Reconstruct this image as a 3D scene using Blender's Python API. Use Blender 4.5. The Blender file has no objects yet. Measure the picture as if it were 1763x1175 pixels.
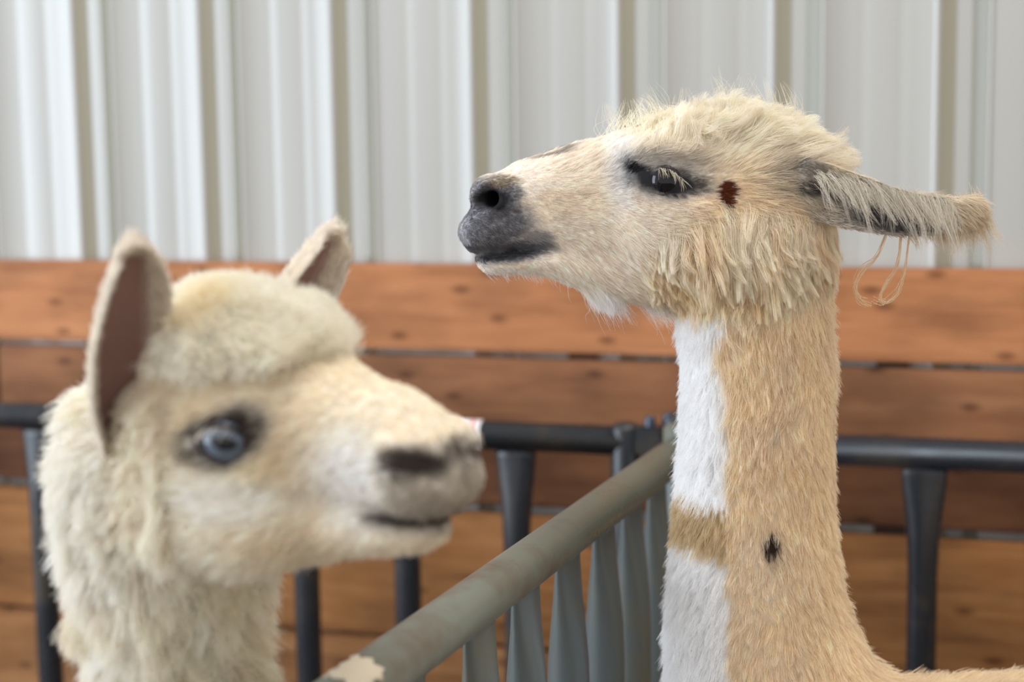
import bpy, bmesh, math, random
import numpy as np
from mathutils import Vector, Matrix, kdtree

rng = np.random.default_rng(7)
random.seed(7)
SC = bpy.context.scene
COL = SC.collection

# ---------------------------------------------------------------- camera
W, H, FPX = 1763.0, 1175.0, 2750.0
PITCH, ROLL, THETA = math.radians(6.974), math.radians(-0.760), math.radians(16.93)
CAM = np.array([0.0, 0.0, 1.62])
_cp, _sp, _cr, _sr = math.cos(PITCH), math.sin(PITCH), math.cos(ROLL), math.sin(ROLL)
R_ = np.array([_cr, _sr*_sp, _sr*_cp]); U_ = np.array([-_sr, _cr*_sp, _cr*_cp]); F_ = np.array([0, _cp, -_sp])
cam_d = bpy.data.cameras.new('camera'); cam = bpy.data.objects.new('camera', cam_d); COL.objects.link(cam)
cam_d.sensor_width = 36.0; cam_d.sensor_fit = 'HORIZONTAL'; cam_d.lens = FPX/W*36.0
cam_d.clip_start = 0.02
M = Matrix.Identity(4)
for i in range(3):
    M[i][0] = R_[i]; M[i][1] = U_[i]; M[i][2] = -F_[i]; M[i][3] = CAM[i]
cam.matrix_world = M
cam_d.dof.use_dof = True; cam_d.dof.focus_distance = 1.45; cam_d.dof.aperture_fstop = 3.0
SC.camera = cam
SC.cycles.max_bounces = 12; SC.cycles.diffuse_bounces = 7

# ---------------------------------------------------------------- light and exposure
SC.view_settings.view_transform = 'Standard'; SC.view_settings.look = 'None'
SC.view_settings.gamma = 1.0; SC.view_settings.exposure = 0.08; SC.view_settings.use_curve_mapping = False
wd = bpy.data.worlds.new('overcast_sky'); SC.world = wd; wd.use_nodes = True
bg = wd.node_tree.nodes['Background']; bg.inputs[0].default_value = (1.0, 0.975, 0.95, 1); bg.inputs[1].default_value = 0.78

def area(name, loc, target, sx, sy, power, col):
    l = bpy.data.lights.new(name, 'AREA'); l.shape = 'RECTANGLE'; l.size = sx; l.size_y = sy
    l.energy = power; l.color = col
    o = bpy.data.objects.new(name, l); COL.objects.link(o); o.location = loc
    o.rotation_euler = (Vector(target)-Vector(loc)).to_track_quat('-Z', 'Y').to_euler()
    return o
# daylight through the barn's open doorway on the left, and an unseen area lamp overhead
area('doorway_daylight', (-3.6, 1.3, 2.0), (0, 1.7, 1.4), 2.6, 2.6, 130, (0.76, 0.87, 1.0))
area('overhead_lamp', (0.6, 1.2, 4.2), (0.2, 1.6, 1.2), 3.0, 1.4, 58, (1.0, 0.97, 0.92))

# ---------------------------------------------------------------- helpers
def sl(v):                                   # srgb 0..255 -> linear
    v = np.asarray(v, float)/255.0
    return np.where(v <= 0.04045, v/12.92, ((v+0.055)/1.055)**2.4)
def rgb(r, g, b): return tuple(sl((r, g, b)))+(1.0,)
def ray(px, py):
    x = px-W/2; y = H/2-py
    return R_*x + U_*y + F_*FPX
def on_y(px, py, Y): r = ray(px, py); return CAM + r*(Y/r[1])
def on_z(px, py, Z): r = ray(px, py); return CAM + r*((Z-CAM[2])/r[2])
NW = np.array([math.sin(THETA), math.cos(THETA), 0.0]); TW = np.array([math.cos(THETA), -math.sin(THETA), 0.0])
def on_wall(px, py, d): r = ray(px, py); return CAM + r*(d/(r@NW))
def wallp(u, d, z): return TW*u + NW*d + np.array([0, 0, z])

def tag(o, label=None, cat=None, group=None, kind=None):
    if label: o['label'] = label
    if cat: o['category'] = cat
    if group: o['group'] = group
    if kind: o['kind'] = kind
    return o
def empty(name, loc=(0, 0, 0)):
    o = bpy.data.objects.new(name, None); COL.objects.link(o); o.location = loc; o.empty_display_size = 0.05
    return o
def link(o, parent=None):
    COL.objects.link(o)
    if parent is not None:
        o.parent = parent
        o.matrix_parent_inverse = Matrix.Translation(-Vector(parent.location))
    return o
def mesh_obj(name, verts, faces, mat, parent=None, smooth=True, colors=None):
    me = bpy.data.meshes.new(name)
    verts = np.asarray(verts, float)
    me.from_pydata([tuple(v) for v in verts], [], [tuple(int(i) for i in f) for f in faces]); me.update()
    if smooth: me.polygons.foreach_set('use_smooth', [True]*len(me.polygons))
    if colors is not None:
        ca = me.color_attributes.new('tint', 'FLOAT_COLOR', 'POINT')
        c4 = np.ones((len(verts), 4), np.float32); c4[:, :3] = colors
        ca.data.foreach_set('color', c4.ravel())
    me.materials.append(mat)
    return link(bpy.data.objects.new(name, me), parent)
def bm_obj(name, bm, mat, parent=None, smooth=True):
    bmesh.ops.recalc_face_normals(bm, faces=bm.faces)
    me = bpy.data.meshes.new(name); bm.to_mesh(me); bm.free()
    if smooth: me.polygons.foreach_set('use_smooth', [True]*len(me.polygons))
    me.materials.append(mat)
    return link(bpy.data.objects.new(name, me), parent)
def sstep(a, b, x): t = np.clip((x-a)/(b-a), 0, 1); return t*t*(3-2*t)
def nrm(v): return v/np.maximum(np.linalg.norm(v, axis=-1, keepdims=True), 1e-9)

def lat(i, j, k):
    h = (i*374761393 + j*668265263 + k*2147483647) & 0xffffffff
    h = ((h ^ (h >> 13))*1274126177) & 0xffffffff
    h = ((h ^ (h >> 16))*2246822519) & 0xffffffff
    return (h & 0xffff)/65535.0*2-1
def noise(p, s):
    q = p*s + 1000.0; i = np.floor(q).astype(np.int64); f = q-i; f = f*f*(3-2*f)
    r = 0
    for a in (0, 1):
        for b in (0, 1):
            for c in (0, 1):
                w = (f[:, 0] if a else 1-f[:, 0])*(f[:, 1] if b else 1-f[:, 1])*(f[:, 2] if c else 1-f[:, 2])
                r = r + w*lat(i[:, 0]+a, i[:, 1]+b, i[:, 2]+c)
    return r
def noise3(p, s): return np.stack([noise(p+o, s) for o in (0.0, 37.1, 91.7)], 1)

# ---------------------------------------------------------------- materials
def mat_new(name):
    m = bpy.data.materials.new(name); m.use_nodes = True
    return m, m.node_tree.nodes, m.node_tree.links, m.node_tree.nodes['Principled BSDF']
def simple(name, col, rough=0.6, metal=0.0, spec=0.5, coat=0.0):
    m, n, l, b = mat_new(name)
    b.inputs['Base Color'].default_value = col; b.inputs['Roughness'].default_value = rough
    b.inputs['Metallic'].default_value = metal; b.inputs['Specular IOR Level'].default_value = spec
    b.inputs['Coat Weight'].default_value = coat; b.inputs['Coat Roughness'].default_value = 0.04
    return m
def ramp(n, stops):
    r = n.new('ShaderNodeValToRGB')
    while len(r.color_ramp.elements) < len(stops): r.color_ramp.elements.new(0.5)
    for e, (p, c) in zip(r.color_ramp.elements, stops): e.position = p; e.color = c
    return r
def tint_mat(name, rough=0.7, spec=0.3, noise_scale=60.0, amount=0.25, coat=0.0):
    m, n, l, b = mat_new(name)
    a = n.new('ShaderNodeAttribute'); a.attribute_name = 'tint'
    t = n.new('ShaderNodeTexNoise'); t.inputs['Scale'].default_value = noise_scale
    r = ramp(n, [(0.3, (1-amount,)*3+(1,)), (0.7, (1+amount*0.3,)*3+(1,))])
    x = n.new('ShaderNodeMix'); x.data_type = 'RGBA'; x.blend_type = 'MULTIPLY'; x.inputs[0].default_value = 1.0
    l.new(t.outputs['Fac'], r.inputs['Fac']); l.new(a.outputs['Color'], x.inputs[6]); l.new(r.outputs['Color'], x.inputs[7])
    l.new(x.outputs[2], b.inputs['Base Color'])
    b.inputs['Roughness'].default_value = rough; b.inputs['Specular IOR Level'].default_value = spec
    b.inputs['Coat Weight'].default_value = coat; b.inputs['Coat Roughness'].default_value = 0.02
    return m
def hair_mat(name):
    m, n, l, b = mat_new(name)
    a = n.new('ShaderNodeAttribute'); a.attribute_name = 'tint'
    out = n['Material Output']
    b.inputs['Roughness'].default_value = 0.55; b.inputs['Specular IOR Level'].default_value = 0.25
    tr = n.new('ShaderNodeBsdfTranslucent'); mx = n.new('ShaderNodeMixShader'); mx.inputs[0].default_value = 0.42
    l.new(a.outputs['Color'], b.inputs['Base Color']); l.new(a.outputs['Color'], tr.inputs['Color'])
    l.new(b.outputs[0], mx.inputs[1]); l.new(tr.outputs[0], mx.inputs[2]); l.new(mx.outputs[0], out.inputs['Surface'])
    return m
def wood_mat(name, base, dark, light, seed):
    m, n, l, b = mat_new(name)
    tc = n.new('ShaderNodeTexCoord'); mp = n.new('ShaderNodeMapping')
    mp.inputs['Location'].default_value = (seed*3.7, seed*1.3, seed*5.1)
    mp.inputs['Scale'].default_value = (1.6, 12.0, 20.0)
    l.new(tc.outputs['Object'], mp.inputs['Vector'])
    g = n.new('ShaderNodeTexNoise'); g.inputs['Scale'].default_value = 3.0; g.inputs['Detail'].default_value = 7; g.inputs['Roughness'].default_value = 0.62
    l.new(mp.outputs[0], g.inputs['Vector'])
    r = ramp(n, [(0.18, dark), (0.5, base), (0.85, light)]); l.new(g.outputs['Fac'], r.inputs['Fac'])
    # broad stain patches
    mp2 = n.new('ShaderNodeMapping'); mp2.inputs['Location'].default_value = (seed*1.9, 0, seed*2.3); mp2.inputs['Scale'].default_value = (2.4, 3.0, 5.0)
    l.new(tc.outputs['Object'], mp2.inputs['Vector'])
    g2 = n.new('ShaderNodeTexNoise'); g2.inputs['Scale'].default_value = 2.2; g2.inputs['Detail'].default_value = 4
    l.new(mp2.outputs[0], g2.inputs['Vector'])
    r2 = ramp(n, [(0.34, (0.56, 0.54, 0.54, 1)), (0.60, (1.08, 1.06, 1.04, 1))]); l.new(g2.outputs['Fac'], r2.inputs['Fac'])
    x = n.new('ShaderNodeMix'); x.data_type = 'RGBA'; x.blend_type = 'MULTIPLY'; x.inputs[0].default_value = 0.8
    l.new(r.outputs['Color'], x.inputs[6]); l.new(r2.outputs['Color'], x.inputs[7])
    # knots
    mp3 = n.new('ShaderNodeMapping'); mp3.inputs['Location'].default_value = (seed*0.83, 0.31, seed*0.47); mp3.inputs['Scale'].default_value = (6.5, 0.01, 14.0)
    l.new(tc.outputs['Object'], mp3.inputs['Vector'])
    vo = n.new('ShaderNodeTexVoronoi'); vo.inputs['Scale'].default_value = 1.0; vo.inputs['Randomness'].default_value = 1.0
    vo.voronoi_dimensions = '2D'
    sx = n.new('ShaderNodeSeparateXYZ'); cx = n.new('ShaderNodeCombineXYZ')
    l.new(mp3.outputs[0], sx.inputs[0]); l.new(sx.outputs['X'], cx.inputs['X']); l.new(sx.outputs['Z'], cx.inputs['Y'])
    l.new(cx.outputs[0], vo.inputs['Vector'])
    r3 = ramp(n, [(0.03, (0.30, 0.24, 0.22, 1)), (0.13, (1, 1, 1, 1))]); l.new(vo.outputs['Distance'], r3.inputs['Fac'])
    x2 = n.new('ShaderNodeMix'); x2.data_type = 'RGBA'; x2.blend_type = 'MULTIPLY'; x2.inputs[0].default_value = 0.75
    l.new(x.outputs[2], x2.inputs[6]); l.new(r3.outputs['Color'], x2.inputs[7])
    l.new(x2.outputs[2], b.inputs['Base Color'])
    b.inputs['Roughness'].default_value = 0.72; b.inputs['Specular IOR Level'].default_value = 0.25
    bp = n.new('ShaderNodeBump'); bp.inputs['Strength'].default_value = 0.25; bp.inputs['Distance'].default_value = 0.003
    l.new(g.outputs['Fac'], bp.inputs['Height']); l.new(bp.outputs[0], b.inputs['Normal'])
    return m
def paint_mat(name, base, worn, rough, amount, scale=9.0, metal=0.0, stretch=(1, 1, 1)):
    m, n, l, b = mat_new(name)
    tc = n.new('ShaderNodeTexCoord'); mp = n.new('ShaderNodeMapping'); mp.inputs['Scale'].default_value = stretch
    l.new(tc.outputs['Object'], mp.inputs['Vector'])
    g = n.new('ShaderNodeTexNoise'); g.inputs['Scale'].default_value = scale; g.inputs['Detail'].default_value = 6; g.inputs['Roughness'].default_value = 0.6
    l.new(mp.outputs[0], g.inputs['Vector'])
    r = ramp(n, [(0.56-amount, base), (0.64, worn)]); l.new(g.outputs['Fac'], r.inputs['Fac'])
    l.new(r.outputs['Color'], b.inputs['Base Color'])
    r2 = ramp(n, [(0.35, (rough,)*3+(1,)), (0.75, (min(1, rough+0.25),)*3+(1,))]); l.new(g.outputs['Fac'], r2.inputs['Fac'])
    l.new(r2.outputs['Color'], b.inputs['Roughness']); b.inputs['Metallic'].default_value = metal
    bp = n.new('ShaderNodeBump'); bp.inputs['Strength'].default_value = 0.15; bp.inputs['Distance'].default_value = 0.001
    l.new(g.outputs['Fac'], bp.inputs['Height']); l.new(bp.outputs[0], b.inputs['Normal'])
    return m

M_SHEET = tint_mat('white_painted_metal', rough=0.26, spec=0.5, noise_scale=2.5, amount=0.06)
M_FENCE = paint_mat('dark_grey_pipe_paint', rgb(36, 40, 47), rgb(56, 52, 48), 0.20, 0.02)
M_GATE = paint_mat('grey_green_pipe_paint', rgb(116, 121, 109), rgb(100, 86, 72), 0.26, 0.04, 6.0, 0.0, (1, 1, 1))
M_GATEBAR = paint_mat('grey_blue_bar_paint', rgb(92, 100, 101), rgb(102, 102, 88), 0.26, 0.06, 5.0)
M_TAPE = simple('white_tape', rgb(228, 222, 224), 0.5)
M_TAPE_RED = simple('red_tape_stripe', rgb(226, 120, 108), 0.5)
M_CREAM = simple('cream_sticker', rgb(222, 208, 184), 0.6)
M_BOLT = simple('bolt_steel', rgb(70, 78, 92), 0.3, 0.6)
M_GROUND = wood_mat('packed_dirt', rgb(116, 98, 80), rgb(84, 70, 56), rgb(146, 126, 100), 3)
M_SKIN = tint_mat('animal_skin', 0.75, 0.2, 140, 0.2)
M_WET = tint_mat('eyelid_skin', 0.38, 0.5, 140, 0.1)
M_EYE = tint_mat('eyeball', 0.05, 0.45, 50, 0.0, 0.0)
M_HAIR = hair_mat('fur')

# ---------------------------------------------------------------- shapes
def tube_bm(bm, pts, radii, seg=16, cap=True, side=None):
    """tube through points; radii: floats or (ra, rb) with ra along 'side'"""
    pts = [np.asarray(p, float) for p in pts]; rings = []
    for i, p in enumerate(pts):
        t = pts[min(i+1, len(pts)-1)]-pts[max(i-1, 0)]; t = t/np.linalg.norm(t)
        s = np.asarray(side, float) if side is not None else (np.array([0, 0, 1.0]) if abs(t[2]) < 0.9 else np.array([1.0, 0, 0]))
        a = s - t*(s@t); a /= np.linalg.norm(a); b = np.cross(t, a)
        r = radii[i] if hasattr(radii, '__len__') else radii
        ra, rb = r if hasattr(r, '__len__') else (r, r)
        rings.append([bm.verts.new(p + a*ra*math.cos(k*2*math.pi/seg) + b*rb*math.sin(k*2*math.pi/seg)) for k in range(seg)])
    for r0, r1 in zip(rings, rings[1:]):
        for k in range(seg): bm.faces.new((r0[k], r0[(k+1) % seg], r1[(k+1) % seg], r1[k]))
    if cap:
        bm.faces.new(rings[0][::-1]); bm.faces.new(rings[-1])
def tube(name, pts, radii, mat, parent=None, seg=20, cap=True, side=None):
    bm = bmesh.new(); tube_bm(bm, pts, radii, seg, cap, side); return bm_obj(name, bm, mat, parent)
def box_frame(name, c, ax, ay, az, sx, sy, sz, mat, parent=None, bev=0.004, jit=0.0):
    bm = bmesh.new(); bmesh.ops.create_cube(bm, size=1.0)
    for v in bm.verts: v.co = Vector((v.co.x*sx, v.co.y*sy, v.co.z*sz))
    if bev: bmesh.ops.bevel(bm, geom=list(bm.edges), offset=bev, segments=2, affect='EDGES')
    o = bm_obj(name, bm, mat, parent, smooth=False)
    R = Matrix(((ax[0], ay[0], az[0], c[0]), (ax[1], ay[1], az[1], c[1]), (ax[2], ay[2], az[2], c[2]), (0, 0, 0, 1)))
    if parent is not None: o.matrix_parent_inverse = Matrix.Translation(-Vector(parent.location))
    o.matrix_basis = R
    return o

# ================================================================= SETTING
DW = 2.317                                       # distance of the board faces from the camera
ZB = CAM[2]
# ground
def ground():
    bm = bmesh.new(); n = 40; vs = []
    for i in range(n+1):
        for j in range(n+1):
            x = -4+8*i/n; y = -3+8*j/n
            vs.append(bm.verts.new((x, y, 0.0)))
    for i in range(n):
        for j in range(n):
            bm.faces.new((vs[i*(n+1)+j], vs[(i+1)*(n+1)+j], vs[(i+1)*(n+1)+j+1], vs[i*(n+1)+j+1]))
    o = bm_obj('floor', bm, M_GROUND); tag(o, kind='structure')
ground()

wall = empty('wall_back', tuple(wallp(0, DW+0.06, 0))); tag(wall, kind='structure')
RIB = 0.2286
RIB0 = None
def sheet_profile():
    # one rib pitch (u, depth behind the flat, painted flank shade and grime): flats with two low minor ribs, then one deep trapezoid rib
    pr = []
    def add(u, d, g): pr.append((u, d, g))
    def bend(u, d, g): add(u, d, g)
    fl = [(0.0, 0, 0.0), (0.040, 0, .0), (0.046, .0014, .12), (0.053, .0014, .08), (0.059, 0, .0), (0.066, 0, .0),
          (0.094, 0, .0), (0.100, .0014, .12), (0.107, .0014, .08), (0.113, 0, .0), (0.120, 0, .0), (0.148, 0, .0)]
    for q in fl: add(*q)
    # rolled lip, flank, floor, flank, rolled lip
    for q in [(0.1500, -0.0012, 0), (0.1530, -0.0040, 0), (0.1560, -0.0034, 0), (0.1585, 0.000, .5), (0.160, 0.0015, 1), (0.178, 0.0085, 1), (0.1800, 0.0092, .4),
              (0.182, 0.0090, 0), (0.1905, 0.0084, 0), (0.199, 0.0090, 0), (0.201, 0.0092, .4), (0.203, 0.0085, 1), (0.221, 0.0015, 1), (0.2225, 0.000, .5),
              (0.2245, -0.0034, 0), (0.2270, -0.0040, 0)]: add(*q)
    return pr
def metal_sheet(u0, ribs, z0, z1, d):
    pr = sheet_profile(); us = []
    for r in range(ribs):
        for (u, dd, g) in pr: us.append((u0+r*RIB+u, dd, g))
    us.append((u0+ribs*RIB, 0, 0))
    verts, cols, faces = [], [], []
    zs = np.linspace(z0, z1, 9); clean = sl((186, 186, 182)); shade_grime = sl((164, 159, 142)); shade_grime2 = sl((128, 124, 107))  # rib flank shade painted into the colour, mixed with some olive grime
    for z in zs:
        for (u, dd, g) in us:
            verts.append(wallp(u, d+dd, z)); cols.append(clean*(1-g)+(shade_grime2 if ((u-u0) % RIB) > 0.192 else shade_grime)*g)  # right flanks painted darker to offset the doorway light on them
    n = len(us)
    for k in range(len(zs)-1):
        for i in range(n-1): faces.append((k*n+i, k*n+i+1, (k+1)*n+i+1, (k+1)*n+i))
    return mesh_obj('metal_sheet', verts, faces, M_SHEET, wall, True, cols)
# ribs seen in the photo are centred (pixel row 200) on these columns
_u = [float((on_wall(x, 200, DW+0.03)-CAM)@TW) for x in (172, 382, 606, 848, 1106, 1378, 1660)]
_sp_ = np.polyfit(range(7), _u, 1)
RIB = float(_sp_[0]); UR = float(_sp_[1])
u_start = UR-0.1905-RIB*5
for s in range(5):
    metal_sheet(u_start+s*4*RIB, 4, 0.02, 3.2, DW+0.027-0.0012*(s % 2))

BZ = [(-0.180, -0.3145), (-0.3235, -0.4370), (-0.4420, -0.5540), (-0.5685, -0.7780), (-0.7840, -0.9950), (-1.003, -1.21), (-1.22, -1.43)]
tones = [(rgb(180, 122, 82), rgb(146, 92, 58), rgb(196, 140, 98)), (rgb(150, 103, 71), rgb(118, 78, 53), rgb(166, 119, 86)),
         (rgb(112, 74, 50), rgb(84, 52, 36), rgb(130, 90, 62)), (rgb(172, 120, 74), rgb(124, 80, 46), rgb(192, 142, 94)),
         (rgb(178, 128, 84), rgb(128, 86, 54), rgb(198, 150, 106)), (rgb(170, 120, 76), rgb(122, 80, 50), rgb(190, 142, 96)), (rgb(140, 98, 62), rgb(100, 64, 40), rgb(160, 116, 78))]
for i, ((za, zb), tn) in enumerate(zip(BZ, tones)):
    mt = wood_mat('board_wood_%d' % i, tn[0], tn[1], tn[2], i*1.7+0.6)
    cuts = [-2.9, 2.1] if i % 2 == 0 else [-2.9, -1.62 if i == 1 else 0.9, 2.1]
    for a, b in zip(cuts, cuts[1:]):
        zc = ZB+(za+zb)/2
        box_frame('board', wallp((a+b)/2, DW+0.011, zc), TW, NW, (0, 0, 1), b-a-0.003, 0.022, za-zb, mt, wall, 0.004)
# upright nailers carrying the boards, seen in the gap as dark blocks
for u in (-1.75, -0.60, -0.14, 0.36, 1.2):
    box_frame('nailer', wallp(u, DW+0.0225, 0.78), TW, NW, (0, 0, 1), 0.045, 0.002, 1.3, simple('nailer_wood', rgb(70, 54, 44), 0.8), wall, 0.0)

# ================================================================= PIPE FENCE
DF = 2.15; ZR = ZB-0.412; PR = 0.021
def flat_upright(name, base, zt, zb, side, mat, parent, r=0.0195, wide=0.030, thin=0.010):
    """pipe upright whose two ends are pressed flat and welded to the rails"""
    zs = [zt, zt-0.012, zt-0.04, zt-0.075, zt-0.11, zt-0.15]
    k = [1, .97, .74, .36, .10, 0]
    pts, rad = [], []
    for z, q in zip(zs, k): pts.append((base[0], base[1], z)); rad.append((r+(wide-r)*q, r+(thin-r)*q))
    for z, q in zip(zs[::-1], k[::-1]): pts.append((base[0], base[1], zb+(zt-z))); rad.append((r+(wide-r)*q, r+(thin-r)*q))
    return tube(name, pts, rad, mat, parent, 20, True, side)
def panel(label, u0, u1, ups, mat, zr=ZR):
    o = empty('fence_panel', tuple(wallp((u0+u1)/2, DF, 0))); tag(o, label, 'fence')
    tube('top_rail', [wallp(u0, DF, zr), wallp(u1, DF, zr)], PR, mat, o, 28)
    tube('bottom_rail', [wallp(u0, DF, 0.16), wallp(u1, DF, 0.16)], PR, mat, o, 20)
    for u in ups: flat_upright('upright', wallp(u, DF, 0), zr-PR+0.004, 0.16+PR-0.004, TW, mat, o)
    return o
UL = -0.49; UG = -0.43
pl = panel('dark grey pipe fence panel with white and red tape, running behind the alpaca', -3.0, UL, [-0.651, -0.82, -0.982, -1.132, -1.283, -1.433, -1.59, -1.75, -1.91, -2.07, -2.23, -2.39], M_FENCE)
pr_ = panel('dark grey pipe fence panel running behind the llama neck', UG+0.03, 2.0, [-0.25, -0.085, 0.08, 0.245, 0.41, 0.575, 0.74, 0.905, 1.07], M_FENCE)
# end posts
def post(parent, u, zt, mat, r=0.021):
    b = wallp(u, DF, 0)
    pts = [(b[0], b[1], 0.0), (b[0], b[1], zt-0.010), (b[0], b[1], zt-0.004), (b[0], b[1], zt)]
    return tube('end_post', pts, [r, r, r*0.9, r*0.6], mat, parent, 24)
post(pl, UL, ZR+0.026, M_FENCE); post(pr_, UG+0.012, ZR+0.042, M_FENCE)
# clamp between the two panels: block, pin and bolt heads
cl = empty('panel_clamp', tuple(wallp((UL+UG)/2, DF-0.01, ZR))); tag(cl, 'black steel clamp with upright pin joining the two fence panels', 'clamp')
box_frame('clamp_block', wallp(UL+0.036, DF-0.004, ZR+0.004), TW, NW, (0, 0, 1), 0.040, 0.034, 0.040, M_FENCE, cl, 0.003)
q = wallp(UL+0.036, DF-0.006, 0)
tube('pin', [(q[0], q[1], ZR-0.03), (q[0], q[1], ZR+0.034), (q[0], q[1], ZR+0.038)], [0.0075, 0.0075, 0.005], M_BOLT, cl, 14)
q = wallp(UL+0.062, DF-0.012, 0)
tube('bolt', [(q[0], q[1], ZR+0.020), (q[0], q[1], ZR+0.040), (q[0], q[1], ZR+0.044)], [0.006, 0.006, 0.004], M_BOLT, cl, 8)
# tape wound round the left rail
ut = float((on_wall(832, 750, DF)-CAM)@TW)
tp = tube('tape_band', [wallp(ut-0.075, DF, ZR), wallp(ut, DF, ZR)], PR+0.0009, M_TAPE, pl, 28, False)
tag(tp, 'white tape wound round the rail')
for k, (a, b) in enumerate([(-0.0145, -0.0105), (-0.040, -0.036)]):
    tube('red_stripe', [wallp(ut+a, DF, ZR), wallp(ut+b, DF, ZR)], PR+0.0014, M_TAPE_RED, tp, 28, False)

# ---------------------------------------------------------------- gate running towards the camera
ZG = ZB-0.385
ga, gb = on_z(651, 1162, ZG), on_z(1156, 789, ZG)
GD = (gb-ga)/np.linalg.norm(gb-ga)
gfar, gnear = gb+GD*0.045, ga-GD*1.05
gate = empty('pipe_gate', (gb[0], gb[1], 0)); tag(gate, 'grey green pipe gate with close flattened bars, dividing alpaca from llama', 'gate')
GR = 0.022
tube('top_rail', [gnear, ga, gfar], GR, M_GATE, gate, 32)
tube('bottom_rail', [gnear*[1, 1, 0]+[0, 0, 0.16], gfar*[1, 1, 0]+[0, 0, 0.16]], GR, M_GATE, gate, 20)
def gate_at(px):                                 # point on the gate line seen at column px (near row 1000)
    best = min(np.linspace(-1.2, 1.1, 2400), key=lambda t: abs(proj(ga+GD*t-np.array([0, 0, .06]))[0]-px))
    return ga+GD*best
def proj(P):
    d = np.asarray(P, float)-CAM
    x, y, z = d@R_, d@U_, d@F_
    return np.array([W/2+x/z*FPX, H/2-y/z*FPX])
tprev = []
for px in (700, 827, 906, 978, 1040, 1088, 1131):
    g = gate_at(px); tprev.append(g)
step = np.linalg.norm(tprev[1]-tprev[0])
for k in range(1, 5): tprev.append(tprev[0]-GD*step*k)
for g in tprev: flat_upright('upright', g, ZG-GR+0.005, 0.16+GR-0.005, GD, M_GATEBAR, gate, 0.0215, 0.032, 0.008)
for e in (gfar,): tube('end_post', [(e[0], e[1], 0.0), (e[0], e[1], ZG+0.03), (e[0], e[1], ZG+0.034)], [GR, GR, GR*0.7], M_GATEBAR, gate, 20)
tube('end_post', [(gnear[0], gnear[1], 0.0), (gnear[0], gnear[1], ZG+0.01)], GR, M_GATEBAR, gate, 20)
# torn cream sticker on top of the gate rail
def rail_patch(name, t0, t1, a0, a1, mat, parent):
    perp = np.cross(GD, [0, 0, 1.0]); vs, fs = [], []; n, m = 10, 8
    for i in range(n+1):
        for j in range(m+1):
            t = t0+(t1-t0)*i/n + 0.003*math.sin(j*2.1)*(1 if i in (0, n) else 0); a = a0+(a1-a0)*j/m + 0.10*math.sin(i*1.7)*(1 if j in (0, m) else 0)
            vs.append(ga+GD*t+(perp*math.sin(a)+np.array([0, 0, 1])*math.cos(a))*(GR+0.0012+0.001*math.sin(i*2.3+j)**2))
    for i in range(n):
        for j in range(m): q = i*(m+1)+j; fs.append((q, q+1, q+m+2, q+m+1))
    o = mesh_obj(name, vs, fs, mat, parent); sd = o.modifiers.new('thickness', 'SOLIDIFY'); sd.thickness = 0.0015
    return o
tag(rail_patch('sticker_scrap', -0.075, -0.030, -0.25, 1.05, M_CREAM, gate), 'torn cream scrap stuck on the rail')

# ================================================================= SDF SCULPTING
def hermite(xs, ys, x):
    xs = np.asarray(xs, float); ys = np.asarray(ys, float)
    m = np.gradient(ys, xs)
    x = np.clip(x, xs[0], xs[-1]); i = np.clip(np.searchsorted(xs, x)-1, 0, len(xs)-2)
    h = xs[i+1]-xs[i]; t = (x-xs[i])/h
    return (2*t**3-3*t**2+1)*ys[i]+(t**3-2*t**2+t)*h*m[i]+(-2*t**3+3*t**2)*ys[i+1]+(t**3-t**2)*h*m[i+1]
def smin(a, b, k):
    h = np.clip(0.5+0.5*(b-a)/k, 0, 1)
    return b*(1-h)+a*h-k*h*(1-h)
def smax(a, b, k): return -smin(-a, -b, k)
def d_loft(s, v, w, tab, n=2.3):
    """loft along s; rows (s, top, bottom, halfwidth); v vertical, w lateral"""
    t = np.asarray(sorted(tab), float)
    g = np.linspace(t[0, 0], t[-1, 0], 400)
    top, bot, hw = (np.interp(np.clip(s, g[0], g[-1]), g, hermite(t[:, 0], t[:, i], g)) for i in (1, 2, 3))
    hh = np.maximum((top-bot)/2, 1e-3); hw = np.maximum(hw, 1e-3); c = (top+bot)/2
    r = ((np.abs((v-c)/hh))**n+(np.abs(w/hw))**n)**(1/n)
    d = (r-1)*np.minimum(hh, hw)
    ex = np.maximum(np.maximum(t[0, 0]-s, s-t[-1, 0]), 0)
    return np.where(ex > 0, np.sqrt(np.maximum(d, 0)**2+ex**2), d)
def d_ell(P, c, r, rot=None):
    q = P-np.asarray(c)
    if rot is not None: q = q@np.asarray(rot)
    r = np.asarray(r); k0 = np.linalg.norm(q/r, axis=-1); k1 = np.linalg.norm(q/(r*r), axis=-1)
    return k0*(k0-1)/np.maximum(k1, 1e-6)
def d_cone(P, a, b, ra, rb):
    a = np.asarray(a, float); b = np.asarray(b, float); ab = b-a
    t = np.clip(((P-a)@ab)/(ab@ab), 0, 1)
    return np.linalg.norm(P-a-t[..., None]*ab, axis=-1)-(ra+(rb-ra)*t)
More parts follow.
